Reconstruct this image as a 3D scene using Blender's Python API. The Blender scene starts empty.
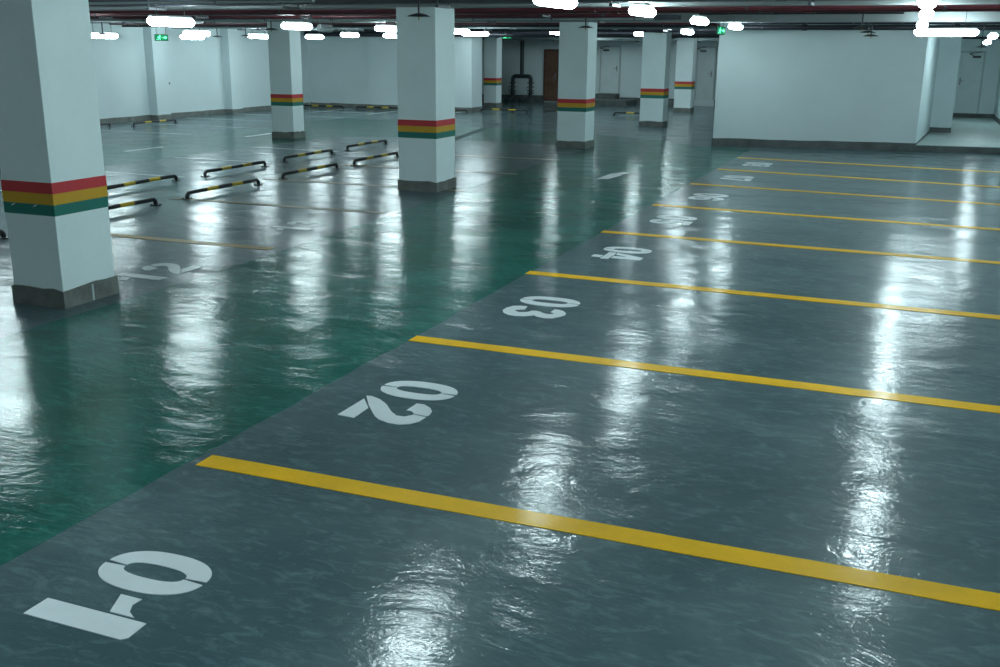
import bpy, math, random
from mathutils import Vector, Matrix
random.seed(7)
SC = bpy.context.scene
COL = SC.collection
PI = math.pi

# ------------------------------------------------------------------ materials
def new_mat(name):
    m = bpy.data.materials.new(name); m.use_nodes = True
    nt = m.node_tree
    b = next(n for n in nt.nodes if n.type == 'BSDF_PRINCIPLED')
    return m, nt, b

def N(nt, t, **kw):
    n = nt.nodes.new(t)
    for k, v in kw.items():
        setattr(n, k, v)
    return n

def noise(nt, vec, scale, detail=4, rough=0.55, dist=0.0):
    n = N(nt, 'ShaderNodeTexNoise')
    n.inputs['Scale'].default_value = scale
    n.inputs['Detail'].default_value = detail
    n.inputs['Roughness'].default_value = rough
    n.inputs['Distortion'].default_value = dist
    nt.links.new(vec, n.inputs['Vector'])
    return n.outputs['Fac']

def ramp(nt, fac, stops):
    r = N(nt, 'ShaderNodeValToRGB')
    els = r.color_ramp.elements
    while len(els) < len(stops):
        els.new(0.5)
    for e, (p, c) in zip(els, stops):
        e.position = p; e.color = (c[0], c[1], c[2], 1)
    nt.links.new(fac, r.inputs['Fac'])
    return r.outputs['Color']

def mixc(nt, fac, a, b, mode='MIX'):
    n = N(nt, 'ShaderNodeMix', data_type='RGBA', blend_type=mode)
    if isinstance(fac, (int, float)): n.inputs[0].default_value = fac
    else: nt.links.new(fac, n.inputs[0])
    for i, v in ((6, a), (7, b)):
        if isinstance(v, tuple): n.inputs[i].default_value = (*v, 1)
        else: nt.links.new(v, n.inputs[i])
    return n.outputs[2]

def mottled(name, c, var=0.12, scale=2.0, rough=0.7, bump=0.0, bscale=40, metal=0.0, spec=0.5, fine=30):
    """plain coat with a slow and a fine tone variation"""
    m, nt, b = new_mat(name)
    pos = N(nt, 'ShaderNodeNewGeometry').outputs['Position']
    f1 = noise(nt, pos, scale, 5)
    lo = tuple(x * (1 - var) for x in c); hi = tuple(min(1, x * (1 + var)) for x in c)
    col = ramp(nt, f1, [(0.3, lo), (0.7, hi)])
    f2 = noise(nt, pos, fine, 2)
    g = ramp(nt, f2, [(0.3, (1 - var * .5,) * 3), (0.7, (1, 1, 1))])
    col = mixc(nt, 1.0, col, g, 'MULTIPLY')
    nt.links.new(col, b.inputs['Base Color'])
    b.inputs['Roughness'].default_value = rough
    b.inputs['Metallic'].default_value = metal
    b.inputs['Specular IOR Level'].default_value = spec
    if bump:
        bn = N(nt, 'ShaderNodeBump'); bn.inputs['Distance'].default_value = bump
        nt.links.new(noise(nt, pos, bscale, 3), bn.inputs['Height'])
        nt.links.new(bn.outputs['Normal'], b.inputs['Normal'])
    return m

def floor_mat(name, c_lo, c_mid, c_hi, scale=0.9, spec=0.08, rough=0.09, coat=.68):
    """glossy troweled floor coating: cloudy colour, shallow trowel waves, light scuffs"""
    m, nt, b = new_mat(name)
    pos = N(nt, 'ShaderNodeNewGeometry').outputs['Position']
    cloud = noise(nt, pos, scale, 7, 0.62, 0.6)
    col = ramp(nt, cloud, [(0.34, c_lo), (0.5, c_mid), (0.68, c_hi)])
    # pale trowel scuffs
    mp = N(nt, 'ShaderNodeMapping'); nt.links.new(pos, mp.inputs['Vector'])
    mp.inputs['Scale'].default_value = (1.0, 2.6, 1); mp.inputs['Rotation'].default_value = (0, 0, 0.5)
    sc = noise(nt, mp.outputs['Vector'], 5.5, 8, 0.72, 1.2)
    sfac = ramp(nt, sc, [(0.50, (0, 0, 0)), (0.78, (0.6, 0.6, 0.6))])
    col = mixc(nt, sfac, col, tuple(min(1, x * 2.1 + .015) for x in c_hi))
    nt.links.new(col, b.inputs['Base Color'])
    # clear sealer over a satin paint layer
    r = ramp(nt, noise(nt, pos, 3.0, 6, 0.7), [(0.3, (rough * .75,) * 3), (0.75, (rough * 1.5,) * 3)])
    nt.links.new(r, b.inputs['Coat Roughness'])
    b.inputs['Coat Weight'].default_value = coat; b.inputs['Coat IOR'].default_value = 1.46
    b.inputs['Roughness'].default_value = .45
    b.inputs['IOR'].default_value = 1.5
    b.inputs['Specular IOR Level'].default_value = spec
    mw_ = N(nt, 'ShaderNodeMapping'); nt.links.new(pos, mw_.inputs['Vector'])
    mw_.inputs['Scale'].default_value = (.75, 1.35, 1); mw_.inputs['Rotation'].default_value = (0, 0, -.3)
    h1 = noise(nt, mw_.outputs['Vector'], 1.5, 7, 0.60, 0.5)
    h2 = noise(nt, pos, 32.0, 3, 0.6, 0.6)
    b1 = N(nt, 'ShaderNodeBump'); b1.inputs['Distance'].default_value = 0.0160
    nt.links.new(h1, b1.inputs['Height'])
    b2 = N(nt, 'ShaderNodeBump'); b2.inputs['Distance'].default_value = 0.0008
    nt.links.new(h2, b2.inputs['Height']); nt.links.new(b1.outputs['Normal'], b2.inputs['Normal'])
    nt.links.new(b2.outputs['Normal'], b.inputs['Normal']); nt.links.new(b2.outputs['Normal'], b.inputs['Coat Normal'])
    return m

def emit(name, c, s):
    m, nt, b = new_mat(name)
    b.inputs['Base Color'].default_value = (*c, 1)
    b.inputs['Emission Color'].default_value = (*c, 1)
    b.inputs['Emission Strength'].default_value = s
    return m

M = {}
M['wall'] = mottled('white_wall_paint', (.60, .70, .715), .04, .8, .75)
M['column'] = mottled('column_paint', (.78, .90, .91), .04, 1.2, .6, .0008, 60)
M['ceiling'] = mottled('ceiling_paint', (.30, .335, .34), .10, .7, .85)
M['cement'] = mottled('cement_skirting', (.17, .185, .17), .30, 5.0, .75, .003, 30)
M['cement_dark'] = mottled('dark_cement', (.10, .115, .115), .30, 4.0, .7, .003, 30)
M['grey_floor'] = floor_mat('grey_floor_coating', (.043, .088, .100), (.058, .106, .118), (.088, .142, .152))
M['green_floor'] = floor_mat('green_aisle_coating', (.004, .073, .055), (.006, .101, .079), (.020, .148, .120), .9, .03)
M['platform'] = floor_mat('raised_landing_coating', (.20, .26, .25), (.24, .30, .29), (.28, .34, .33), .9, .4, .3, .2)
M['yellow_paint'] = mottled('yellow_line_paint', (.86, .475, .0), .10, 3.0, .5, spec=.12)
_b = M['yellow_paint'].node_tree.nodes; _b = next(n for n in _b if n.type == 'BSDF_PRINCIPLED')
_b.inputs['Coat Weight'].default_value = .22; _b.inputs['Coat Roughness'].default_value = .14
M['old_yellow'] = mottled('worn_yellow_paint', (.30, .18, .01), .25, 3.0, .35, spec=.3)
M['white_paint'] = mottled('white_stencil_paint', (.74, .80, .82), .06, 3.0, .30)
M['strip'] = mottled('dark_floor_strip', (.085, .125, .125), .2, 3.0, .7, spec=.08)
M['faded_yellow'] = mottled('faded_yellow_paint', (.15, .125, .06), .25, 3.0, .35, spec=.3)
M['dull_white'] = mottled('worn_white_paint', (.48, .56, .56), .15, 4.0, .25)
M['red_band'] = mottled('red_band_paint', (.56, .035, .045), .06, 2.0, .5)
M['yellow_band'] = mottled('yellow_band_paint', (.62, .34, .015), .06, 2.0, .5)
M['green_band'] = mottled('green_band_paint', (.010, .17, .135), .06, 2.0, .5)
M['stop_yellow'] = mottled('wheel_stop_yellow', (.58, .40, .03), .15, 6.0, .35)
M['stop_black'] = mottled('wheel_stop_black', (.016, .018, .022), .2, 6.0, .35)
M['lamp_housing'] = mottled('lamp_housing_enamel', (.55, .58, .58), .06, 4.0, .4)
M['lamp_off'] = mottled('unlit_diffuser', (.60, .66, .66), .05, 4.0, .35)
M['diffuser'] = emit('lit_lamp_diffuser', (.765, .965, 1.0), 25.0)
M['steel_rod'] = mottled('hanger_steel', (.12, .13, .14), .2, 6.0, .45, metal=.6)
M['red_pipe'] = mottled('dark_red_pipe_paint', (.125, .022, .032), .25, 3.0, .45)
M['dark_pipe'] = mottled('dark_pipe_paint', (.016, .017, .026), .25, 3.0, .45)
M['black_pipe'] = mottled('black_pump_pipe_paint', (.020, .032, .036), .25, 5.0, .5)
M['grey_pipe'] = mottled('grey_conduit', (.30, .35, .36), .15, 3.0, .45)
M['duct'] = mottled('galvanised_duct', (.20, .245, .25), .2, 2.0, .4, metal=.3)
M['tray'] = mottled('dark_cable_tray', (.05, .055, .07), .25, 3.0, .5)
M['disc'] = mottled('sprinkler_disc_metal', (.09, .10, .105), .2, 8.0, .4, metal=.5)
M['brass'] = mottled('sprinkler_brass', (.40, .22, .08), .2, 8.0, .35, metal=.7)
M['brown_door'] = mottled('brown_door_wood', (.15, .075, .05), .25, 6.0, .5)
M['white_door'] = mottled('white_door_paint', (.56, .65, .66), .05, 3.0, .5)
M['door_frame'] = mottled('door_frame_paint', (.40, .47, .48), .08, 3.0, .5)
M['brown_frame'] = mottled('brown_frame_wood', (.09, .04, .03), .2, 6.0, .5)
M['closer'] = mottled('door_closer_metal', (.05, .055, .06), .2, 6.0, .4, metal=.5)
M['handle'] = mottled('handle_metal', (.25, .26, .27), .1, 6.0, .3, metal=.8)
M['sign_green'] = emit('exit_sign_green', (.0, .16, .06), .7)
M['sign_figure'] = emit('exit_sign_figure', (.15, .95, .42), 1.6)
M['sign_case'] = mottled('exit_sign_case', (.03, .05, .045), .1, 6.0, .5)
M['box_dark'] = mottled('dark_call_box', (.025, .028, .03), .1, 6.0, .4)

# ------------------------------------------------------------------ mesh builder
class MB:
    def __init__(self): self.v = []; self.f = []; self.m = []
    def add(self, vs, fs, mi=0):
        o = len(self.v); self.v += [tuple(p) for p in vs]
        for f in fs: self.f.append([o + i for i in f]); self.m.append(mi)
        return self
    def box(self, x0, x1, y0, y1, z0, z1, mi=0, mat=None):
        vs = [Vector((x, y, z)) for z in (z0, z1) for y in (y0, y1) for x in (x0, x1)]
        if mat is not None: vs = [mat @ p for p in vs]
        return self.add(vs, [(0, 2, 3, 1), (4, 5, 7, 6), (0, 1, 5, 4), (2, 6, 7, 3), (0, 4, 6, 2), (1, 3, 7, 5)], mi)
    def prism(self, pts, z0, z1, mi=0):
        """pts counter-clockwise in plan"""
        a = sum(pts[i][0] * pts[(i + 1) % len(pts)][1] - pts[(i + 1) % len(pts)][0] * pts[i][1] for i in range(len(pts)))
        if a < 0: pts = pts[::-1]
        n = len(pts)
        vs = [(x, y, z0) for x, y in pts] + [(x, y, z1) for x, y in pts]
        fs = [tuple(range(n))[::-1], tuple(range(n, 2 * n))]
        fs += [(i, (i + 1) % n, n + (i + 1) % n, n + i) for i in range(n)]
        return self.add(vs, fs, mi)
    def tube(self, path, r, n=12, mi=0, caps=True, mis=None):
        """round bar along a list of points; mis: one material per stretch"""
        P = [Vector(p) for p in path]; rings = []
        up = Vector((0, 0, 1))
        for i, p in enumerate(P):
            t = ((P[min(i + 1, len(P) - 1)] - P[i]).normalized() + (P[i] - P[max(i - 1, 0)]).normalized()).normalized()
            a = up.cross(t)
            if a.length < 1e-3: a = Vector((1, 0, 0)).cross(t) if abs(t.x) < .9 else Vector((0, 1, 0)).cross(t)
            if rings:
                a = prev - t * prev.dot(t)
                if a.length < 1e-4: a = up.cross(t)
            a.normalize(); b = t.cross(a); prev = a
            rr = r[i] if isinstance(r, (list, tuple)) else r
            rings.append([p + a * (math.cos(2 * PI * k / n) * rr) + b * (math.sin(2 * PI * k / n) * rr) for k in range(n)])
        vs = [q for g in rings for q in g]
        o = len(self.v); self.v += [tuple(q) for q in vs]
        for i in range(len(P) - 1):
            for k in range(n):
                self.f.append([o + i * n + k, o + i * n + (k + 1) % n, o + (i + 1) * n + (k + 1) % n, o + (i + 1) * n + k])
                self.m.append(mis[i] if mis else mi)
        if caps:
            self.f.append([o + k for k in range(n)][::-1]); self.m.append(mis[0] if mis else mi)
            self.f.append([o + (len(P) - 1) * n + k for k in range(n)]); self.m.append(mis[-1] if mis else mi)
        return self
    def loft(self, sections, mi=0):
        """closed outlines of equal length, joined and capped"""
        n = len(sections[0]); o = len(self.v)
        for s in sections: self.v += [tuple(p) for p in s]
        for i in range(len(sections) - 1):
            for k in range(n):
                self.f.append([o + i * n + k, o + i * n + (k + 1) % n, o + (i + 1) * n + (k + 1) % n, o + (i + 1) * n + k]); self.m.append(mi)
        self.f.append([o + k for k in range(n)][::-1]); self.m.append(mi)
        self.f.append([o + (len(sections) - 1) * n + k for k in range(n)]); self.m.append(mi)
        return self
    def build(self, name, mats, parent=None, smooth=False, loc=None, bevel=0):
        me = bpy.data.meshes.new(name); me.from_pydata(self.v, [], self.f)
        mats = mats if isinstance(mats, (list, tuple)) else [mats]
        for m in mats: me.materials.append(m)
        for p, i in zip(me.polygons, self.m): p.material_index = i
        me.update()
        import bmesh
        bm = bmesh.new(); bm.from_mesh(me); bmesh.ops.recalc_face_normals(bm, faces=bm.faces); bm.to_mesh(me); bm.free()
        if smooth:
            me.polygons.foreach_set('use_smooth', [True] * len(me.polygons))
            me.set_sharp_from_angle(angle=math.radians(40))
        o = bpy.data.objects.new(name, me); COL.objects.link(o)
        if parent is not None: o.parent = parent
        if loc is not None: o.location = loc
        if bevel:
            bv = o.modifiers.new('edge', 'BEVEL'); bv.width = bevel; bv.segments = 2; bv.limit_method = 'ANGLE'
        return o

def tag(o, label=None, cat=None, group=None, kind=None):
    if label: o['label'] = label
    if cat: o['category'] = cat
    if group: o['group'] = group
    if kind: o['kind'] = kind
    return o
def empty(name, loc, rz=0.0):
    o = bpy.data.objects.new(name, None); COL.objects.link(o)
    o.location = loc; o.rotation_euler = (0, 0, rz); o.empty_display_size = .2
    return o
def kids(o): return [c for c in bpy.data.objects if c.parent == o]
def copy_tree(o, parent=None):
    c = o.copy(); COL.objects.link(c); c.parent = parent
    for k in kids(o): copy_tree(k, c)
    return c

# ------------------------------------------------------------------ setting
XL, XR, YF, YB = -17.9, 5.6, -10.0, 37.6
CEIL = 3.02
def structure(name, mb, m, parent=None):
    o = mb.build(name, m, parent)
    if parent is None: o['kind'] = 'structure'
    return o

floor = structure('floor', MB().box(XL - .3, XR + .3, YF - .3, YB + .3, -.2, 0), M['grey_floor'])

# green driving lanes lie on the floor as a thin coat with slightly wandering hand-painted edges
def wander(pts, step=.22, amp=.012):
    out = []
    for i, (x, y) in enumerate(pts):
        x2, y2 = pts[(i + 1) % len(pts)]; L = math.hypot(x2 - x, y2 - y); k = max(1, int(L / step))
        for j in range(k):
            t = j / k
            out.append((x + (x2 - x) * t + random.uniform(-amp, amp), y + (y2 - y) * t + random.uniform(-amp, amp)))
    return out
lane = [(-.02, YF + .02), (-.03, 8), (-.03, 19.4), (-1.08, 19.5), (-2.6, 20.9), (-4.2, 21.7), (-8.0, 22.6), (-13.3, 24.4),
        (-13.3, YF + .02), (-10.3, YF + .02), (-10.25, 12), (-10.0, 17.6), (-9.4, 18.5), (-6.9, 18.6), (-4.3, 18.5), (-3.35, 17.4), (-3.28, 14), (-2.95, 8), (-2.82, 4), (-2.80, YF + .02)]
aisle = MB().prism(wander(lane), .0003, .0009).build('aisle_coating', M['green_floor'], floor)
aisle['label'] = 'green glossy coating of the driving aisles'

structure('ceiling', MB().box(XL - .3, XR + .3, YF - .3, YB + .3, CEIL, CEIL + .25), M['ceiling'])
n_b = 0
for y0 in (2.15, 9.9, 17.8, 25.4, 32.9):
    structure('ceiling_beam', MB().box(XL, XR, y0 + .05, y0 + .55, 2.69, CEIL + .01), M['ceiling'])

def skirting(name, segs, h=.14, t=.018, m='cement', z=0.0):
    """dark cement band along wall segments; (x0,y0,x1,y1,nx,ny): n points into the room; its top edge is uneven"""
    mb = MB()
    for x0, y0, x1, y1, nx, ny in segs:
        L = math.hypot(x1 - x0, y1 - y0); k = max(2, int(L / .3))
        secs = []
        for i in range(k + 1):
            s = i / k; x = x0 + (x1 - x0) * s; y = y0 + (y1 - y0) * s; hh = h + random.uniform(-.008, .008)
            secs.append([(x - nx * .01, y - ny * .01, z), (x + nx * t, y + ny * t, z), (x + nx * t, y + ny * t, z + hh), (x - nx * .01, y - ny * .01, z + hh)])
        mb.loft(secs)
    o = mb.build(name, M[m]); o['kind'] = 'structure'; return o

# left wall with two shallow pilasters
wl = MB().box(XL - .25, XL, YF, 29.6, 0, CEIL)
structure('wall_left', wl, M['wall'])
for y in (20.75, 24.4):
    structure('trim_1' if y < 22 else 'trim_2', MB().box(XL - .01, XL + .30, y, y + .6, 0, CEIL), M['wall'])
skirting('baseboard_left', [(XL, YF, XL, 20.75, 1, 0), (XL, 20.75, XL + .3, 20.75, 0, -1), (XL + .3, 20.75, XL + .3, 21.35, 1, 0), (XL, 21.35, XL, 24.4, 1, 0),
                            (XL, 24.4, XL + .3, 24.4, 0, -1), (XL + .3, 24.4, XL + .3, 25.0, 1, 0), (XL, 25.0, XL, 29.5, 1, 0)])
# back wall of the left hall, its right end turns back into the recess
BY = 29.6
structure('wall_back', MB().box(XL - .25, -11.17, BY, BY + .7, 0, CEIL).box(-15.3, -14.0, BY - .12, BY + .01, 0, CEIL)
          .box(-12.3, -11.17, BY - .25, BY + .01, 0, CEIL), M['wall'])
skirting('baseboard_back', [(XL, BY, -15.3, BY, 0, -1), (-15.3, BY - .12, -14.0, BY - .12, 0, -1), (-14.0, BY, -12.3, BY, 0, -1),
                            (-12.3, BY - .25, -11.17, BY - .25, 0, -1), (-11.17, BY - .25, -11.17, BY + .7, 1, 0)])
# wall at the far end of the recess
structure('wall_recess', MB().box(-18.0, 3.7, YB, YB + .3, 0, CEIL).box(-17.9, -17.6, 33, YB + .02, 0, CEIL), M['wall'])
skirting('baseboard_recess', [(-17, YB, -11.4, YB, 0, -1), (-10.75, YB, -9.0, YB, 0, -1), (-8.05, YB, -5.02, YB, 0, -1), (-4.2, YB, 3.3, YB, 0, -1)], .26, .02, 'cement_dark')
# free-standing block wall at the head of the numbered bays
bx0, by0, bx1, by1 = -1.01, 20.0, 3.37, 20.68
structure('wall_block', MB().prism([(bx0, by0), (bx1, by1), (3.68, 24.95), (bx0 - .05, 24.95)], 0, CEIL)
          .box(3.6, 4.19, 24.95, 25.15, 0, CEIL).box(3.99, 4.19, 25.15, 32.5, 0, CEIL), M['wall'])
nb = Vector((by1 - by0, -(bx1 - bx0))).normalized()
skirting('baseboard_block', [(bx0, by0, bx1, by1, nb.x, nb.y), (bx0 - .05, 24.95, bx0, by0, -1, 0), (bx1, by1, 3.68, 24.9, 1, -.07)], .17, .02, 'cement_dark')
skirting('baseboard_landing', [(3.68, 24.95, 4.19, 24.95, 0, -1), (4.19, 32.4, XR, 32.4, 0, -1)], .13, .02, 'cement_dark', .14)
# raised landing beyond the bays
structure('floor_landing', MB().prism([(3.37, 20.62), (XR, 20.9), (XR, 32.4), (4.1, 32.4), (4.1, 25.0), (3.68, 25.0)], 0, .14), M['platform'])
structure('trim_3', MB().prism([(3.37, 20.585), (XR, 20.865), (XR, 20.9), (3.37, 20.62)], 0, .128), M['cement_dark'])
structure('wall_landing', MB().box(4.1, XR + .2, 32.4, 32.6, 0, CEIL), M['wall'])
structure('wall_right', MB().box(XR, XR + .25, YF, 32.6, 0, CEIL), M['wall'])
skirting('baseboard_right', [(XR, YF, XR, 20.85, -1, 0)])
skirting('baseboard_side', [(XR, 20.95, XR, 32.4, -1, 0)], .13, .02, 'cement_dark', .14)
structure('wall_front', MB().box(XL - .25, XR + .25, YF - .3, YF, 0, CEIL), M['wall'])

# ------------------------------------------------------------------ floor markings (parts of the floor)
Z0 = .0005
def stripe(name, ax, ay, bx, by, w, m, label, z=.0034):
    d = Vector((bx - ax, by - ay)).normalized(); n = Vector((-d.y, d.x)) * (w / 2)
    # left end is cut along the aisle edge
    pts = []
    k = max(1, int(math.hypot(bx - ax, by - ay) / .25))
    lo = [(ax + (bx - ax) * i / k - n.x + random.uniform(-.003, .003) * (0 < i < k), ay + (by - ay) * i / k - n.y + random.uniform(-.003, .003) * (0 < i < k)) for i in range(k + 1)]
    hi = [(ax + (bx - ax) * i / k + n.x + random.uniform(-.003, .003) * (0 < i < k), ay + (by - ay) * i / k + n.y + random.uniform(-.003, .003) * (0 < i < k)) for i in range(k + 1)]
    o = MB().prism(lo + hi[::-1], Z0, z).build(name, M[m], floor)
    o['label'] = label
    return o
LINES = [(.03, -.03, 3.81, .01), (-.02, 2.51, 3.96, 2.51), (-.05, 5.07, 4.1, 5.01), (-.04, 7.63, 4.24, 7.53), (-.01, 10.07, 4.38, 9.84),
         (-.01, 12.68, 4.51, 12.26), (.01, 15.05, 4.58, 14.48), (0, 17.38, 4.7, 16.9)]
names8 = ['first', 'second', 'third', 'fourth', 'fifth', 'sixth', 'seventh', 'eighth']
for i, (ax, ay, bx, by) in enumerate(LINES):
    s = (5.45 - ax) / (bx - ax)
    lab = ('yellow bay line between the painted numbers %02d and %02d' % (i + 1, i + 2)) if i < 7 else 'yellow bay line beyond the painted number 08'
    stripe('bay_line', ax, ay, ax + (bx - ax) * s, ay + (by - ay) * s, .145, 'yellow_paint', lab)
stripe('bay_line', .03, -2.55, 5.45, -2.5, .145, 'yellow_paint', 'yellow bay line on the near side of number 01')
for i, (ax, bx, y, lab) in enumerate([(-3.0, -6.3, 5.06, 'worn yellow bay line just beyond the painted number 12'), (-3.09, -6.5, 7.78, 'worn yellow bay line beyond the left-hand number 13'),
                           (-3.1, -6.6, 10.25, 'worn yellow bay line beside the column in the middle'), (-3.05, -6.6, 12.65, 'worn yellow bay line just behind the middle column'),
                           (-3.15, -6.6, 15.25, 'worn yellow bay line in front of the third column')]):
    stripe('bay_line', bx, y - .05, ax, y, .15, 'old_yellow' if i == 0 else 'faded_yellow', lab)
for y in (4.8, 7.3, 9.8, 12.3, 14.8):
    stripe('bay_line', -10.15, y, -7.95, y, .10, 'dull_white', 'pale bay line between the far row of wheel stops and second aisle')
for y in (16.9, 19.4, 21.9, 24.4, 26.9):
    stripe('bay_line', -17.5, y, -13.45, y, .10, 'dull_white', 'pale bay line running to the long left wall')
for x in (-15.75, -13.6, -11.4):
    stripe('bay_line', x, 26.2, x + .001, 29.0, .10, 'dull_white', 'pale bay line running to the back wall')
# white lane dashes and an arrow stroke
mk = MB().prism([(-1.60, 12.62), (-1.42, 12.66), (-1.36, 13.2), (-1.38, 13.5), (-1.33, 13.72), (-1.47, 13.74), (-1.60, 13.42)], Z0, .0036).build('lane_marking', M['white_paint'], floor)
mk['label'] = 'white bent lane stroke on the green main aisle'
for y in (12.8, 17.0):
    o = stripe('lane_marking', -11.82, y, -11.85, y + 1.15, .12, 'white_paint', 'white lane dash on the second green aisle')
# narrow drain strip near the back
o = stripe('drain_strip', -6.95, 18.4, -8.1, 24.2, .22, 'strip', 'dark drain strip crossing the cross aisle', .003)

# stencil digits in a box .33 wide, .53 high
W_, H_ = .33, .53
def ring(mb, cx, cy, rx, ry, tx, ty, a0, a1, n=28):
    pts = []
    o_ = [(cx + rx * math.copysign(abs(math.cos(a)) ** .86, math.cos(a)), cy + ry * math.copysign(abs(math.sin(a)) ** .86, math.sin(a))) for a in [math.radians(a0 + (a1 - a0) * i / n) for i in range(n + 1)]]
    i_ = [(cx + (rx - tx) * math.copysign(abs(math.cos(a)) ** .8, math.cos(a)), cy + (ry - ty) * math.copysign(abs(math.sin(a)) ** .8, math.sin(a))) for a in [math.radians(a0 + (a1 - a0) * i / n) for i in range(n + 1)]]
    for k in range(n): mb.append([o_[k], o_[k + 1], i_[k + 1], i_[k]])
def digit(c):
    P = []
    if c == '0':
        g = 3
        ring(P, .165, .265, .165, .265, .108, .105, -90 + g, 90 - g); ring(P, .165, .265, .165, .265, .108, .105, 90 + g, 270 - g)
    elif c == '1':
        P += [[(.17, 0), (.30, 0), (.30, .50), (.28, .52), (.17, .515)], [(.03, .26), (.155, .315), (.155, .44), (.125, .39), (.08, .365), (.03, .37)]]
    elif c == '2':
        base = [(-.844, .31), (-1.159, .313), (-1.02, .423), (-.835, .429)]
        main = [(-1.211, .299), (-1.218, .335), (-1.187, .411), (-1.124, .493), (-1.016, .589), (-.965, .653), (-.969, .706), (-1.007, .734), (-1.022, .74), (-1.01, .831), (-.931, .826), (-.872, .792), (-.84, .736), (-.841, .662), (-.87, .583), (-.912, .531), (-.97, .481), (-1.069, .398)]
        hook = [(-1.07, .665), (-1.205, .668), (-1.207, .719), (-1.166, .782), (-1.115, .82), (-1.055, .834), (-1.029, .828), (-1.036, .735), (-1.067, .708), (-1.073, .686)]
        for poly in (base, main, hook): P.append([(u + 1.215, v - .30) for u, v in poly])
    elif c == '3':
        t = [(-3.64, .442), (-3.771, .424), (-3.768, .366), (-3.731, .308), (-3.642, .279), (-3.531, .278), (-3.456, .313), (-3.395, .377), (-3.379, .445), (-3.402, .514), (-3.44, .56), (-3.473, .579), (-3.433, .624), (-3.411, .692), (-3.431, .753), (-3.508, .795), (-3.589, .819), (-3.656, .81), (-3.729, .768), (-3.762, .718), (-3.762, .678), (-3.644, .675), (-3.615, .715), (-3.579, .715), (-3.561, .673), (-3.578, .632), (-3.621, .591), (-3.639, .549), (-3.622, .511), (-3.575, .502), (-3.546, .477), (-3.526, .432), (-3.557, .38), (-3.6, .377), (-3.626, .411)]
        P.append([((u + 3.77) * .87, (v - .278) * .98) for u, v in t])
    elif c == '4':
        P += [[(.185, 0), (.30, 0), (.30, .10), (.185, .10)], [(0, .115), (.36, .115), (.36, .20), (.185, .20), (.185, .205), (.10, .205), (.0, .19)], [(.0, .205), (.10, .215), (.185, .37), (.185, .215), (.30, .215), (.30, .53), (.165, .53)]]
    elif c == '5':
        P += [[(.04, .43), (.31, .43), (.31, .53), (.04, .53)], [(.04, .25), (.135, .27), (.135, .42), (.04, .42)]]
        ring(P, .165, .17, .165, .17, .105, .085, 120, -160)
    elif c == '6':
        ring(P, .165, .165, .165, .165, .10, .08, 0, 357); ring(P, .19, .27, .19, .26, .10, .09, 182, 75)
        P += [[(.21, .40), (.33, .38), (.30, .46), (.24, .50)]]
    elif c == '7':
        P += [[(0, .42), (.33, .42), (.33, .53), (0, .53)], [(.21, .41), (.325, .41), (.19, .10), (.17, 0), (.045, 0), (.07, .12)]]
    elif c == '8':
        ring(P, .165, .395, .155, .135, .095, .07, 3, 177, 18); ring(P, .165, .395, .155, .135, .095, .07, 183, 357, 18)
        ring(P, .165, .15, .165, .15, .10, .08, 3, 177, 18); ring(P, .165, .15, .165, .15, .10, .08, 183, 357, 18)
    return P
def number(txt, x, y, flip=1, m='white_paint', gaps=(0, .385), label=None, sx=1.0, sv=1.0):
    """flip=1: digits stand towards +X and read towards -Y (seen from the main aisle); -1 the other way"""
    mb = MB()
    for ch, g in zip(txt, gaps):
        for poly in digit(ch):
            mb.prism([(x + flip * v * sv, y - flip * (u * sx + g)) for u, v in poly], Z0, .0038)
    o = mb.build('bay_number', M[m], floor); o['label'] = label or ('white stencilled number %s on the floor' % txt)
    return o
number('01', .348, -.93, gaps=(0, .322), sx=.95, sv=.935)
number('02', .31, 1.60, sv=.96)
number('03', .285, 4.18, gaps=(0, .40))
number('04', .285, 6.76, gaps=(0, .365))
number('05', .29, 9.22)
number('06', .295, 11.58)
number('07', .30, 14.14)
number('08', .30, 16.57)
number('12', -3.07, 3.22, -1, 'dull_white', (-.06, .40), 'worn white stencilled number 12 beside the nearest column')
number('13', -3.28, 6.06, -1, 'dull_white', (0, .42), 'worn white stencilled number 13 on the left of aisle', .95)

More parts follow.
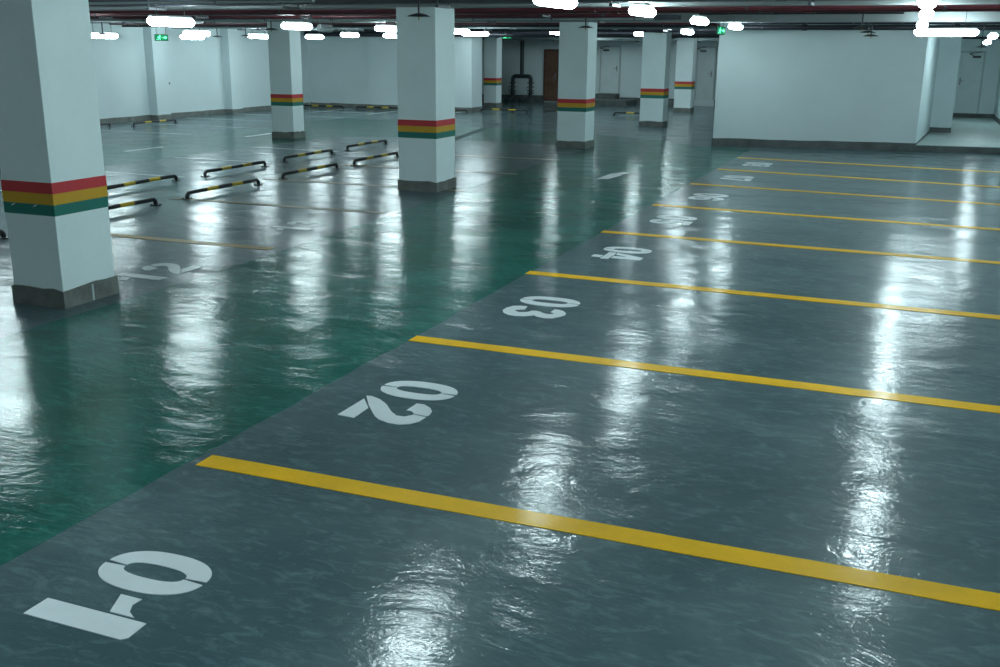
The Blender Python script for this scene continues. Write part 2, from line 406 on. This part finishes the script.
# ------------------------------------------------------------------ columns
def column(nx, ny, w, d, label, marks=False, joint=False, zb=.80):
    """nx, ny: the corner towards the camera; shaft runs to -X and +Y"""
    root = empty('column', (nx - w / 2, ny + d / 2, 0))
    tag(root, label, 'column', 'banded concrete columns', 'thing')
    hw, hd = w / 2, d / 2
    MB().box(-hw, hw, -hd, hd, .0, 2.69).build('shaft', M['column'], root, bevel=.006)
    z = zb
    for nm, m in (('green_band', 'green_band'), ('yellow_band', 'yellow_band'), ('red_band', 'red_band')):
        e = .003
        mb = MB()
        h = .09
        mb.box(-hw - e, hw + e, -hd - e, hd + e, z, z + h)
        o = mb.build(nm, M[m], root)
        if marks and nm == 'green_band':
            # two pale chips in the green paint
            for x, zz in ((-.19, zb + .06), (.045, zb + .062)):
                ch = MB(); ch.add([(x, -hd - e - .001, zz), (x + .03, -hd - e - .001, zz + .012), (x + .055, -hd - e - .001, zz + .028), (x + .02, -hd - e - .001, zz + .018)], [(0, 1, 2, 3)])
                c = ch.build('paint_chip', M['white_paint'], o); c['label'] = 'pale chip in the green paint'
        z += h - .0005
    # cement base with uneven top edge
    t = .016; mb = MB(); secs_o = []
    ring_pts = []
    for (ax, ay), (bx, by) in (((-1, -1), (1, -1)), ((1, -1), (1, 1)), ((1, 1), (-1, 1)), ((-1, 1), (-1, -1))):
        for i in range(5):
            s = i / 5; ring_pts.append((ax + (bx - ax) * s, ay + (by - ay) * s))
    for sgn in (0, 1, 2, 3):
        secs_o.append([])
    for px, py in ring_pts:
        hh = .15 + random.uniform(-.014, .012)
        secs_o[0].append((px * (hw + t), py * (hd + t), 0)); secs_o[1].append((px * (hw + t), py * (hd + t), hh))
        secs_o[2].append((px * (hw - .01), py * (hd - .01), hh + .004)); secs_o[3].append((px * (hw - .02), py * (hd - .02), .05))
    mb.loft(secs_o)
    b = mb.build('base_skirting', M['cement'], root)
    if joint:
        j = MB().box(hw + t - .004, hw + t + .002, -.0, .022, 0.004, .145).build('mortar_joint', M['dull_white'], b)
        j['label'] = 'pale mortar joint in the cement base'
    return root
column(-3.06, 2.17, .535, .60, 'nearest banded column at the left edge, cut by the frame', True, True, .766)
column(-3.33, 9.93, .64, .68, 'white banded column in the middle, second along the main aisle')
column(-3.42, 17.78, .66, .66, 'third banded column along the aisle, beside the bent white stroke')
column(-3.42, 25.25, .68, .60, 'fourth banded column along the aisle, left of the block wall')
column(-4.22, 33.0, .60, .58, 'most distant small banded column, beside the block wall edge')
column(-10.48, 17.05, .60, .47, 'banded column by the second aisle, behind the wheel stops', zb=.765)
column(-11.55, 32.6, .52, .52, 'small banded column at the end of the back wall')

# ------------------------------------------------------------------ wheel stops
def make_stop(L=1.74):
    root = empty('wheel_stop', (0, 0, 0))
    h, r, R = .085, .029, .06
    path = [(0, -L / 2, .0), (0, -L / 2, h - R)]
    for k in range(1, 6):
        a = k / 6 * PI / 2; path.append((0, -L / 2 + R - R * math.cos(a), h - R + R * math.sin(a)))
    ys = [-L / 2 + R, -L * .25, -L * .095, L * .095, L * .25, L / 2 - R]
    base = len(path)
    path += [(0, y, h) for y in ys]
    for k in range(1, 6):
        a = (1 - k / 6) * PI / 2; path.append((0, L / 2 - R + R * math.cos(a), h - R + R * math.sin(a)))
    path += [(0, L / 2, h - R), (0, L / 2, 0)]
    mis = [0] * (len(path) - 1)
    mis[base + 1] = 1; mis[base + 3] = 1
    MB().tube(path, r, 14, mis=mis).build('bar', [M['stop_black'], M['stop_yellow']], root, smooth=True)
    for s in (-1, 1):
        mb = MB().tube([(0, s * L / 2, 0), (0, s * L / 2, .01)], .075, 20)
        for a in (45, 135, 225, 315):
            x = .056 * math.cos(math.radians(a)); y = s * L / 2 + .056 * math.sin(math.radians(a))
            mb.tube([(x, y, .009), (x, y, .02)], .011, 6)
        mb.build('foot_plate', M['stop_black'], root)
    return root
proto = make_stop()
STOPS = [(-6.10, 3.50, 0, 'wheel stop peeping out at the left frame edge behind the nearest column'),
         (-6.25, 6.22, 0, 'wheel stop in the nearer row, half hidden by the nearest column'),
         (-6.25, 8.63, 0, 'whole black and yellow wheel stop, second in the nearer row from the nearest column'),
         (-6.31, 11.15, 0, 'third wheel stop of the nearer row, counted from the nearest column'),
         (-6.32, 13.52, 0, 'wheel stop whose far foot almost touches the middle column edge'),
         (-7.70, 8.50, .05, 'wheel stop in the further row, half hidden by the nearest column'),
         (-7.68, 10.90, 0, 'whole wheel stop, second in the further row from the nearest column'),
         (-7.78, 13.42, 0, 'third wheel stop of the further row, counted from the nearest column'),
         (-7.90, 16.0, 0, 'most distant wheel stop of the further row, left of the middle column'),
         (-16.95, 17.15, 0, 'wheel stop at the left wall beside the nearest column, half hidden'),
         (-16.45, 19.25, 0, 'wheel stop at the left wall below the first pilaster'),
         (-16.75, 28.6, PI / 2, 'wheel stop at the back wall just right of the second-aisle column'),
         (-14.55, 28.75, PI / 2, 'wheel stop at the back wall just left of the middle column'),
         (-11.95, 28.75, PI / 2, 'wheel stop at the back wall just right of the middle column'),
         (-10.1, 29.75, PI / 2, 'wheel stop in front of the small column and black pipework'),
         (-7.75, 29.85, PI / 2, 'distant wheel stop hidden behind the third column, foot showing by brown door'),
         (-5.35, 30.1, PI / 2, 'distant wheel stop between third and fourth columns, before the steps')]
for i, (x, y, rz, lab) in enumerate(STOPS):
    o = proto if i == 0 else copy_tree(proto)
    o.location = (x, y, 0); o.rotation_euler = (0, 0, rz)
    tag(o, lab, 'wheel stop', 'black and yellow tubular wheel stops')

# ------------------------------------------------------------------ lamps
def make_lamp(L, lit=True):
    """batten light: sheet-metal channel on two rods, rounded diffuser below; origin at the middle of the diffuser, long side along Y"""
    root = empty('batten_light', (0, 0, 0))
    def sec(y, s):
        prof = [(-.045, .052), (-.075, .03), (-.085, 0), (-.072, -.035), (-.04, -.055), (0, -.06), (.04, -.055), (.072, -.035), (.085, 0), (.075, .03), (.045, .052)]
        return [(x * s, y, .04 + (z - .04) * s) for x, z in prof]
    ys = [(-L / 2, .35), (-L / 2 + .012, .62), (-L / 2 + .04, .88), (-L / 2 + .08, 1)]
    secs = [sec(y, s) for y, s in ys] + [sec(-y, s) for y, s in ys[::-1]]
    MB().loft(secs).build('diffuser', M['diffuser' if lit else 'lamp_off'], root, smooth=True)
    MB().box(-.042, .042, -L / 2 + .03, L / 2 - .03, .050, .085).box(-.03, .03, -L / 2 + .05, L / 2 - .05, .085, .10).build('housing', M['lamp_housing'], root, bevel=.004)
    return root
RODS = {}
def rods(root, z, L):
    for y in (-L * .32, L * .32):
        MB().tube([(0, y, .10), (0, y, CEIL - z)], .006, 6).build('hanger_rod', M['steel_rod'], root)
LAMPS = [  # x, y, z, turn, label
 (-.03, 2.45, 2.55, 0, 'lamp over the aisle edge beside bay 02, seen as floor glare'),
 (0.0, 5.6, 2.55, 0, 'lit lamp above the aisle edge, cut by the top frame edge'),
 (-.2, 9.75, 2.60, 0, 'large lit lamp hanging over the aisle edge, left of two in line'),
 (-.4, 14.6, 2.61, 0, 'lit lamp in line over the aisle, between two others before the block wall'),
 (-.42, 18.55, 2.61, 0, 'oval lit lamp hanging at the left corner of the block wall'),
 (-2.35, 22.9, 2.58, 0, 'small lit lamp at the top of the most distant column'),
 (-4.4, 26.1, 2.58, 0, 'small lit lamp at the left top of the fourth column'),
 (-6.9, 25.9, 2.61, 0, 'lit bowl-shaped lamp at the left top of the third column'),
 (-7.45, 5.5, 2.47, 0, 'lamp hidden behind the nearest column, seen as floor glare'),
 (-7.2, 8.87, 2.45, 0, 'largest lit lamp in the left half, above the others there'),
 (-8.3, 14.0, 2.51, 0, 'lit lamp crossing the top of the second-aisle column'),
 (-8.5, 18.15, 2.55, 0, 'upper lit lamp touching the left edge of the middle column'),
 (-7.95, 21.2, 2.55, 0, 'lit lamp touching the right edge of the middle column'),
 (-10.45, 28.0, 2.60, PI / 2, 'second lit lamp right of the middle column, by the small column'),
 (-11.0, 8.4, 2.45, 0, 'lamp of the second aisle hidden behind the nearest column'),
 (-12.3, 11.9, 2.43, 0, 'lamp of the second aisle, hidden behind the nearest column top'),
 (-14.0, 18.2, 2.435, 0, 'upper right of two overlapping lit lamps before the left wall'),
 (-15.95, 20.5, 2.372, 0, 'lower left of two overlapping lit lamps before the left wall'),
 (-15.7, 16.7, 2.35, 0, 'lit lamp showing at the right edge of nearest column'),
 (-15.6, 23.2, 2.43, 0, 'lit lamp touching the left edge of the second-aisle column'),
 (-15.1, 25.6, 2.45, 0, 'lower lit lamp just right of the second-aisle column'),
 (-13.1, 24.4, 2.50, 0, 'lit lamp before the back wall, between two columns'),
 (-12.6, 26.2, 2.50, 0, 'lower lit lamp touching the left edge of the middle column'),
 (3.3, 2.4, 2.55, 0, 'lamp above the bay 02, outside the frame'),
 (3.3, 6.1, 2.55, 0, 'lit lamp end at the top edge above the long cross lamp'),
 (3.3, 10.0, 2.55, 0, 'slanting lit lamp end above the long cross lamp'),
 (3.25, 14.2, 2.53, 0, 'small lit lamp end just above the long cross lamp'),
 (3.67, 17.5, 2.475, PI / 2, 'long bright lamp set crosswise at the right end of block wall'),
 (4.70, 21.75, 2.48, 0, 'lamp over the raised landing, below right of the long cross lamp'),
 (4.95, 28.6, 2.42, 0, 'lamp deep over the raised landing at the right frame edge'),
 (-8.9, 35.0, 2.75, 0, 'unseen lamp added to light the recess, behind the third column'),  # recess lamps: added out of sight behind columns to brighten the recess
 (-5.3, 34.0, 2.72, 0, 'unseen lamp added to light the recess, behind the fourth column'),
 (-7.05, 29.9, 2.62, 0, 'nearer unseen lamp added to light the recess, behind the third column'),  # nearer pair added behind the columns to lift the recess floor
 (-4.35, 29.9, 2.62, 0, 'nearer unseen lamp added to light the recess, behind the fourth column'),
 (-2.0, 32.0, 2.65, 0, 'unseen lamp added to light the recess, behind the block wall'),  # added behind the block wall, fills the right of the recess
 (3.3, -1.8, 2.55, 0, 'unseen lamp added over the near bays, just behind the viewpoint'),  # lamps behind the viewpoint: added unseen, to brighten the near floor
 (0.0, -1.9, 2.55, 0, 'unseen lamp added over the aisle behind the viewpoint'),
 (3.3, -6.0, 2.55, 0, 'unseen lamp added over the bays behind the viewpoint'),
 (-7.4, .8, 2.5, 0, 'unseen lamp added over the left bays outside the frame'),  # left-bay pair added out of view to brighten the column fronts
 (-7.4, -4.5, 2.5, 0, 'unseen lamp added over the left bays behind the viewpoint'),
 (-13.5, 3.5, 2.45, 0, 'lamp over the second aisle outside the frame'),
]
lp, lc = make_lamp(.98), make_lamp(1.12)
for o in (lp, lc): pass
first = True
for i, (x, y, z, rz, lab) in enumerate(LAMPS):
    if rz and x > 3: o = lc
    elif first: o = lp; first = False
    else:
        o = copy_tree(lp)
        for k in kids(o):
            if k.name.startswith('hanger_rod'): bpy.data.objects.remove(k)
    o.location = (x, y, z); o.rotation_euler = (0, 0, rz)
    rods(o, z, .98)
    tag(o, lab, 'ceiling lamp', 'batten lamps hanging from the ceiling')
# unlit ones
UNLIT = [(-8.72, 15.75, 2.49, 'unlit pale lamp between lit ones right of second-aisle column'), (-1.9, 20.9, 2.68, 'unlit pale lamp beyond the lit oval one at the block wall')]
for i, (x, y, z, lab) in enumerate(UNLIT):
    o = make_lamp(.55, False); o.location = (x, y, z); rods(o, z, .98)
    tag(o, lab, 'ceiling lamp', 'batten lamps hanging from the ceiling')

# ------------------------------------------------------------------ pipes, trays and ducts under the ceiling
def pipe(name, axis, a0, a1, other, z, r, m, label, cat='pipe', hang=3.0, joints=True, hr=.008):
    """axis 'x' or 'y'; hangers reach the ceiling every few metres"""
    root_loc = ((a0 + a1) / 2, other, z) if axis == 'x' else (other, (a0 + a1) / 2, z)
    L = (a1 - a0) / 2
    P = (lambda t, zz=0, s=0: (t, s, zz)) if axis == 'x' else (lambda t, zz=0, s=0: (s, t, zz))
    mb = MB().tube([P(-L), P(L)], r, 12)
    if joints:
        t = -L + 1.5
        while t < L - .5:
            mb.tube([P(t - .05), P(t + .05)], r * 1.22, 12); t += 3.0
    o = mb.build(name, M[m], None, smooth=True, loc=root_loc)
    tag(o, label, cat, 'pipes and trays under the ceiling')
    t = -L + .6
    while t < L:
        hb = MB().tube([P(t, r * .8), P(t, CEIL - z)], hr, 6)
        hb.tube([P(t - .015, 0), P(t + .015, 0)], r * 1.12, 12)
        hb.build('hanger', M['steel_rod'], o); t += hang
    return o
def tray(name, axis, a0, a1, other, z, w, h, m, label, cat='cable tray', hang=2.4, solid=False):
    root_loc = ((a0 + a1) / 2, other, z) if axis == 'x' else (other, (a0 + a1) / 2, z)
    L = (a1 - a0) / 2; mb = MB()
    def bx(t0, t1, s0, s1, z0, z1, B=mb):
        B.box(t0, t1, s0, s1, z0, z1) if axis == 'x' else B.box(s0, s1, t0, t1, z0, z1)
    if solid:
        bx(-L, L, -w / 2, w / 2, 0, h)
        t = -L + 1.2
        while t < L: bx(t - .02, t + .02, -w / 2 - .02, w / 2 + .02, -.02, h + .02); t += 1.4
    else:
        bx(-L, L, -w / 2, w / 2, 0, .006); bx(-L, L, -w / 2, -w / 2 + .006, .006, h); bx(-L, L, w / 2 - .006, w / 2, .006, h)
    o = mb.build(name, M[m], None, loc=root_loc)
    tag(o, label, cat, 'pipes and trays under the ceiling')
    t = -L + .7
    while t < L:
        hb = MB()
        for s in (-w / 2 - .03, w / 2 + .03):
            bx(t - .008, t + .008, s - .008, s + .008, -.03, CEIL - z, hb)
        bx(t - .02, t + .02, -w / 2 - .05, w / 2 + .05, -.055, -.022, hb)
        hb.build('hanger', M['steel_rod'], o); t += hang
    return o
XE = XR - .02
# across the hall (seen as level bands), all below the lengthwise ones
for y, nm in ((1.4, 'nearest'), (9.02, 'middle'), (16.6, 'third'), (25.0 - .45, 'fourth')):
    x1 = XE if y < 10 else -1.2
    tray('cable_tray', 'x', XL + .02, x1, y, 2.69, .30, .10, 'tray', 'dark cable tray crossing just above the %s column' % nm)
pipe('sprinkler_main', 'x', XL + .02, XE, 12.6, 2.74, .057, 'red_pipe', 'wide dark red pipe crossing the hall highest in view', hang=2.6)
pipe('water_main', 'x', XL + .02, XE, 11.3, 2.72, .05, 'red_pipe', 'lower wide dark red pipe crossing the hall beyond the middle column', hang=2.6)
pipe('sprinkler_branch', 'x', XL + .02, -1.6, 15.0, 2.735, .04, 'red_pipe', 'dark red pipe crossing just before the third column')
pipe('conduit', 'x', XL + .02, XE, 12.0, 2.77, .03, 'dark_pipe', 'dark pipe crossing between two wide red ones', hang=1.9)
pipe('conduit', 'x', XL + .02, -1.6, 16.1, 2.70, .022, 'grey_pipe', 'thin grey conduit crossing just before the third column', hang=1.7)
pipe('sprinkler_branch', 'x', XL + .02, -1.4, 21.78, 2.74, .04, 'red_pipe', 'dark red pipe crossing before the grey air duct', hang=2.3)
tray('cable_tray', 'x', XL + .02, -1.3, 13.2, 2.70, .30, .08, 'tray', 'dark cable tray crossing before the third column')
pipe('conduit', 'x', -.9, XE, 19.0, 2.79, .018, 'dark_pipe', 'thin dark pipe running level above the block wall', hang=1.3, hr=.012)
pipe('conduit', 'x', -.95, 2.9, 17.3, 2.83, .018, 'dark_pipe', 'thin dark pipe with thick hangers before the block wall', hang=.82, hr=.02)
pipe('drain_pipe', 'x', -.6, 5.5, 19.28, 2.725, .052, 'dark_pipe', 'upper of two dark pipes along top of block wall', hang=.95, hr=.022)
pipe('drain_pipe', 'x', -.6, 5.5, 19.46, 2.615, .052, 'dark_pipe', 'lower of two dark pipes along top of block wall', hang=2.2)
pipe('sprinkler_branch', 'x', XL + .02, -1.3, 19.4, 2.72, .04, 'red_pipe', 'dark red pipe crossing behind the third column')
tray('air_duct', 'x', XL + .02, -1.3, 22.2, 2.64, .4, .17, 'duct', 'grey sheet-metal duct crossing before the back wall', 'air duct', solid=True)
pipe('conduit', 'x', XL + .02, -1.2, 19.9, 2.66, .03, 'dark_pipe', 'thin dark pipe crossing low behind the third column')
pipe('sprinkler_branch', 'x', -12.3, -1.2, 23.9, 2.65, .06, 'dark_pipe', 'dark pipe crossing low between third and fourth columns')
tray('cable_tray', 'x', -9.6, 3.3, 27.2, 2.60, .35, .14, 'tray', 'dark cable tray crossing behind the fourth column')
pipe('water_main', 'x', -17.5, 3.3, 28.85, 2.60, .09, 'dark_pipe', 'thick dark pipe crossing low before the back wall')
pipe('water_main', 'x', -11.0, 3.3, 31.2, 2.66, .09, 'red_pipe', 'dark red pipe crossing the recess by the smallest columns')
tray('air_duct', 'x', -17.4, 3.3, 36.2, 2.50, .45, .28, 'duct', 'grey duct crossing the recess before the doors', 'air duct', solid=True)
pipe('conduit', 'x', XL + .02, -3.8, 7.4, 2.66, .016, 'grey_pipe', 'thin grey conduit crossing the left bays')
pipe('conduit', 'x', 3.75, XE, 25.6, 2.5, .03, 'dark_pipe', 'dark pipe over the raised landing', hang=1.0)
# along the hall
tray('cable_trunking', 'y', 3.0, 19.2, .35, 2.85, .12, .07, 'grey_pipe', 'grey trunking running above the aisle-edge lamps', 'cable trunking')
tray('cable_trunking', 'y', 1.0, 28.3, -9.25, 2.88, .12, .07, 'grey_pipe', 'grey trunking running above the lamps over left bays', 'cable trunking')
tray('cable_trunking', 'y', 3.0, 28.3, -14.45, 2.90, .12, .06, 'grey_pipe', 'grey trunking running above the second-aisle lamps', 'cable trunking')
tray('cable_trunking', 'y', 1.0, 19.2, 3.75, 2.88, .12, .06, 'grey_pipe', 'grey trunking running above the bay lamps', 'cable trunking')
pipe('sprinkler_main', 'y', 1.0, 30.5, -5.1, 2.92, .06, 'red_pipe', 'dark red pipe running lengthwise over the left bays')
pipe('drain_pipe', 'y', 1.0, 30.5, -6.2, 2.92, .07, 'dark_pipe', 'dark pipe running lengthwise over the left wheel stops')
pipe('sprinkler_main', 'y', 3.0, 29.3, -11.9, 2.92, .06, 'red_pipe', 'dark red pipe running lengthwise over the second aisle')
pipe('sprinkler_branch', 'y', 1.0, 19.2, 1.6, 2.88, .03, 'red_pipe', 'dark red pipe running lengthwise over the numbered bays')
pipe('drain_pipe', 'y', 3.0, 29.3, -9.8, 2.94, .05, 'dark_pipe', 'dark pipe running lengthwise by the second aisle')
pipe('drain_pipe', 'y', 4.0, 29.3, -16.6, 2.92, .07, 'dark_pipe', 'dark pipe running lengthwise near the left wall')

# ------------------------------------------------------------------ sprinkler heads with heat-collecting discs
def make_sprinkler(drop):
    root = empty('ceiling_sprinkler', (0, 0, 0))
    n = 24
    prof = [(.0, .035), (.04, .034), (.10, .018), (.155, -.004), (.158, -.008), (.10, .010), (.04, .026), (.0, .027)]
    vs = []; fs = []
    for r, z in prof:
        for k in range(n): vs.append((max(r, .001) * math.cos(2 * PI * k / n), max(r, .001) * math.sin(2 * PI * k / n), z))
    for i in range(len(prof) - 1):
        for k in range(n): fs.append((i * n + k, i * n + (k + 1) % n, (i + 1) * n + (k + 1) % n, (i + 1) * n + k))
    MB().add(vs, fs).build('collector_disc', M['disc'], root, smooth=True)
    MB().tube([(0, 0, .03), (0, 0, drop)], .013, 8).build('drop_pipe', M['dark_pipe'], root)
    MB().tube([(0, 0, .028), (0, 0, -.005), (0, 0, -.02), (0, 0, -.045), (0, 0, -.05)], [.014, .014, .007, .007, .024], 10).build('nozzle', M['brass'], root)
    return root
SPR = [(-2.95, 8.62, 2.52, 'dark sprinkler disc in front of the middle column top'), (-2.88, 15.84, 2.535, 'dark sprinkler disc in front of the third column top'),
       (2.18, 17.2, 2.56, 'pale topmost of three sprinkler discs before the block wall'), (2.24, 18.4, 2.50, 'middle of three sprinkler discs before the block wall'),
       (2.28, 18.98, 2.44, 'lowest of three sprinkler discs before the block wall'), (-16.9, 22.9, 2.42, 'sprinkler disc before the second pilaster of left wall'),
       (-15.0, 21.7, 2.43, 'sprinkler disc between the left wall lamps and second-aisle column'), (-10.6, 16.5, 2.50, 'sprinkler disc in front of the second-aisle column top'),
       (-2.9, 22.3, 2.56, 'sprinkler disc before the fourth column top'), (-15.6, 16.6, 2.38, 'sprinkler disc right of the lamp beside the nearest column'),
       (4.9, 30.5, 2.30, 'small dark sprinkler over the door on the raised landing')]
for x, y, z, lab in SPR:
    o = make_sprinkler(CEIL - z + .0); o.location = (x, y, z)
    tag(o, lab, 'sprinkler', 'sprinkler heads with round discs')

# ------------------------------------------------------------------ exit signs
def exit_sign(loc, rz, label, w=.35, h=.17, rod=True):
    root = empty('exit_sign', loc, rz); tag(root, label, 'exit sign', 'green hanging exit signs')
    MB().box(-w / 2, w / 2, -.02, .02, -h / 2, h / 2).build('case', M['sign_case'], root, bevel=.004)
    MB().box(-w / 2 + .012, w / 2 - .012, -.023, -.0195, -h / 2 + .012, h / 2 - .012).build('face_panel', M['sign_green'], root)
    g = MB()
    def poly(pts):
        n = len(pts); g.add([(x, -.0245, z) for x, z in pts] + [(x, -.0228, z) for x, z in pts], [tuple(range(n)), tuple(range(n, 2 * n))[::-1]] + [(i, (i + 1) % n, n + (i + 1) % n, n + i) for i in range(n)])
    # running figure: head, trunk, arms and legs, then an arrow
    poly([(-.035 + .016 * math.cos(a * PI / 4), .052 + .016 * math.sin(a * PI / 4)) for a in range(8)])
    poly([(-.06, .03), (-.03, .034), (-.045, -.012), (-.075, -.008)])
    poly([(-.035, .03), (.005, .012), (.0, .002), (-.04, .016)])
    poly([(-.058, .03), (-.095, .018), (-.10, -.004), (-.088, -.004), (-.083, .010), (-.055, .018)])
    poly([(-.05, -.008), (-.02, -.028), (-.028, -.062), (-.042, -.062), (-.038, -.034), (-.07, -.018)])
    poly([(-.075, -.006), (-.085, -.04), (-.125, -.045), (-.125, -.058), (-.075, -.052), (-.058, -.01)])
    poly([(.04, .014), (.10, .014), (.10, .042), (.155, 0), (.10, -.042), (.10, -.014), (.04, -.014)])
    g.build('pictogram', M['sign_figure'], root)
    if rod:
        for x in (-w * .35, w * .35):
            MB().tube([(x, 0, h / 2), (x, 0, CEIL - loc[2])], .006, 6).build('hanger_rod', M['steel_rod'], root)
    return root
exit_sign((-15.8, 19.0, 2.34), math.radians(30), 'green exit sign hanging before the long left wall')
exit_sign((-10.75, 31.6, 2.57), math.radians(12), 'green exit sign hanging left of the black pipework')
exit_sign((-.95, 19.75, 2.555), math.radians(72), 'green exit sign seen edge-on at the block wall corner', .36)

# ------------------------------------------------------------------ pump pipework in the recess
root = empty('standpipe', (-12.15, 36.9, 0)); tag(root, 'black standpipe forking into two valved legs, left of brown door', 'pipework')
MB().tube([(0, 0, 1.05), (0, 0, 1.2), (0, 0, 2.6), (0, 0, CEIL - .004)], .085, 14).build('riser', M['black_pipe'], root, smooth=True)
def arc(cx, cz, r, a0, a1, n=6): return [(cx + r * math.cos(math.radians(a0 + (a1 - a0) * i / n)), 0, cz + r * math.sin(math.radians(a0 + (a1 - a0) * i / n))) for i in range(n + 1)]
MB().tube([(-.40, 0, .80)] + arc(-.28, .93, .12, 180, 90) + arc(.28, .93, .12, 90, 0) + [(.40, 0, .80)], .085, 14).build('header_pipe', M['black_pipe'], root, smooth=True)
for s in (-1, 1):
    lg = MB().tube([(s * .40, 0, .82), (s * .40, 0, .34), (s * .38, -.06, .22), (s * .34, -.35, .12), (s * .30, -1.0, .09)], .08, 12)
    leg = lg.build('leg_pipe', M['black_pipe'], root, smooth=True)
    v = MB()
    for z in (.78, .62, .46, .36): v.tube([(s * .40, 0, z - .018), (s * .40, 0, z + .018)], .15, 14)
    v.tube([(s * .40, 0, .54), (s * .40, -.20, .54)], .03, 8)
    v.build('valve_flange', M['black_pipe'], leg, smooth=True)
    w = []
    MB().tube([(s * .40 + .10 * math.cos(a * PI / 8), -.21, .54 + .10 * math.sin(a * PI / 8)) for a in range(17)], .012, 6).build('valve_wheel', M['steel_rod'], leg, smooth=True)
    MB().box(s * .3 - .05, s * .3 + .05, -1.05, -.95, 0, .05).build('pipe_saddle', M['black_pipe'], leg)

# ------------------------------------------------------------------ doors
def door(n, x0, x1, z0, z1, y, m, fm, label, handle_right=True, closer=True):
    root = MB().box(x0, x1, y - .03, y + .01, z0, z1).build('door_%d' % n, M[m]); root['kind'] = 'structure'; root['label'] = label
    t = .055
    MB().box(x0 - t, x0, y - .05, y + .0, z0, z1 + t).box(x1, x1 + t, y - .05, y + .0, z0, z1 + t).box(x0, x1, y - .05, y + .0, z1, z1 + t).build('door_frame', M[fm], root)
    hx = x1 - .10 if handle_right else x0 + .10
    MB().tube([(hx, y - .03, z0 + 1.0), (hx, y - .085, z0 + 1.0), (hx + (-.1 if handle_right else .1), y - .085, z0 + 1.0)], .012, 8).box(hx - .022, hx + .022, y - .036, y - .029, z0 + .88, z0 + 1.1).build('door_handle', M['handle'], root)
    if closer:
        cx = x0 + .20 if handle_right else x1 - .2
        MB().box(cx - .12, cx + .12, y - .085, y - .03, z1 - .16, z1 - .09).tube([(cx - .1, y - .06, z1 - .09), (cx - .22, y - .20, z1 - .03)], .012, 6).tube([(cx - .22, y - .20, z1 - .03), (cx + .12, y - .06, z1 + .03)], .012, 6).build('door_closer', M['closer'], root)
    return root
door(1, -11.36, -10.80, .04, 2.09, YB, 'brown_door', 'brown_frame', 'brown wooden door beside the black standpipe', True, False)
door(2, -8.92, -8.16, .42, 2.25, YB, 'white_door', 'door_frame', 'white steel door above the concrete steps')
door(3, -4.95, -4.28, .26, 2.25, YB, 'white_door', 'door_frame', 'white door right of the most distant column')
door(4, 4.40, 5.10, .27, 2.14, 32.4, 'white_door', 'door_frame', 'white door on the raised landing', False)
st = empty('concrete_steps', (-8.2, 37.0, 0)); tag(st, 'dark concrete steps below the white door in the recess', 'steps')
MB().box(-.78, .82, -1.0, .58, 0, .21).build('lower_step', M['cement_dark'], st, bevel=.01)
MB().box(-.75, .10, -.05, .585, .21, .41).build('upper_step', M['cement_dark'], st, bevel=.01)
# door call box with conduit on the landing wall
cb = empty('call_box', (4.30, 32.36, 1.42)); tag(cb, 'small dark call box with conduit beside the landing door', 'call box')
MB().box(-.05, .05, -.03, .04, -.07, .07).build('box_body', M['box_dark'], cb, bevel=.006)
MB().tube([(0, .03, .07), (0, .03, CEIL - 1.42)], .012, 8).build('conduit', M['grey_pipe'], cb)
MB().tube([(0, -.03, .02), (0, -.036, .02)], .02, 12).build('button', M['handle'], cb)
# small dark socket on the left wall and cable down the front of the third column
sk = MB().tube([(0, 0, 0), (.03, 0, 0)], .032, 14).build('wall_socket', M['box_dark'], None, loc=(XL + .001, 21.7, 1.03)); tag(sk, 'small dark round socket on the long left wall', 'socket')

# ------------------------------------------------------------------ camera
cam_d = bpy.data.cameras.new('camera'); cam = bpy.data.objects.new('camera', cam_d); COL.objects.link(cam)
cam_d.sensor_fit = 'HORIZONTAL'; cam_d.sensor_width = 36.0; cam_d.lens = 1015.4 / 1000 * 36.0
cam_d.clip_start = .05; cam_d.clip_end = 200
r_ = Vector((0.9279119, 0.37270055, 0.00859139)); u_ = Vector((-0.10788684, 0.24640357, 0.96314366)); f_ = Vector((-0.35684723, 0.89463936, -0.26885029))
mw = Matrix((r_, u_, -f_)).transposed().to_4x4(); mw.translation = Vector((3.3115, -4.0685, 2.0940))
cam.matrix_world = mw
SC.camera = cam

# ------------------------------------------------------------------ world and view
w = bpy.data.worlds.new('world'); SC.world = w; w.use_nodes = True
bg = next(n for n in w.node_tree.nodes if n.type == 'BACKGROUND')
bg.inputs['Color'].default_value = (0, 0, 0, 1); bg.inputs['Strength'].default_value = 0
SC.view_settings.view_transform = 'Standard'
try: SC.view_settings.look = 'None'
except Exception: pass
SC.view_settings.gamma = 1.0
SC.view_settings.use_curve_mapping = False
SC.view_settings.exposure = 0.88
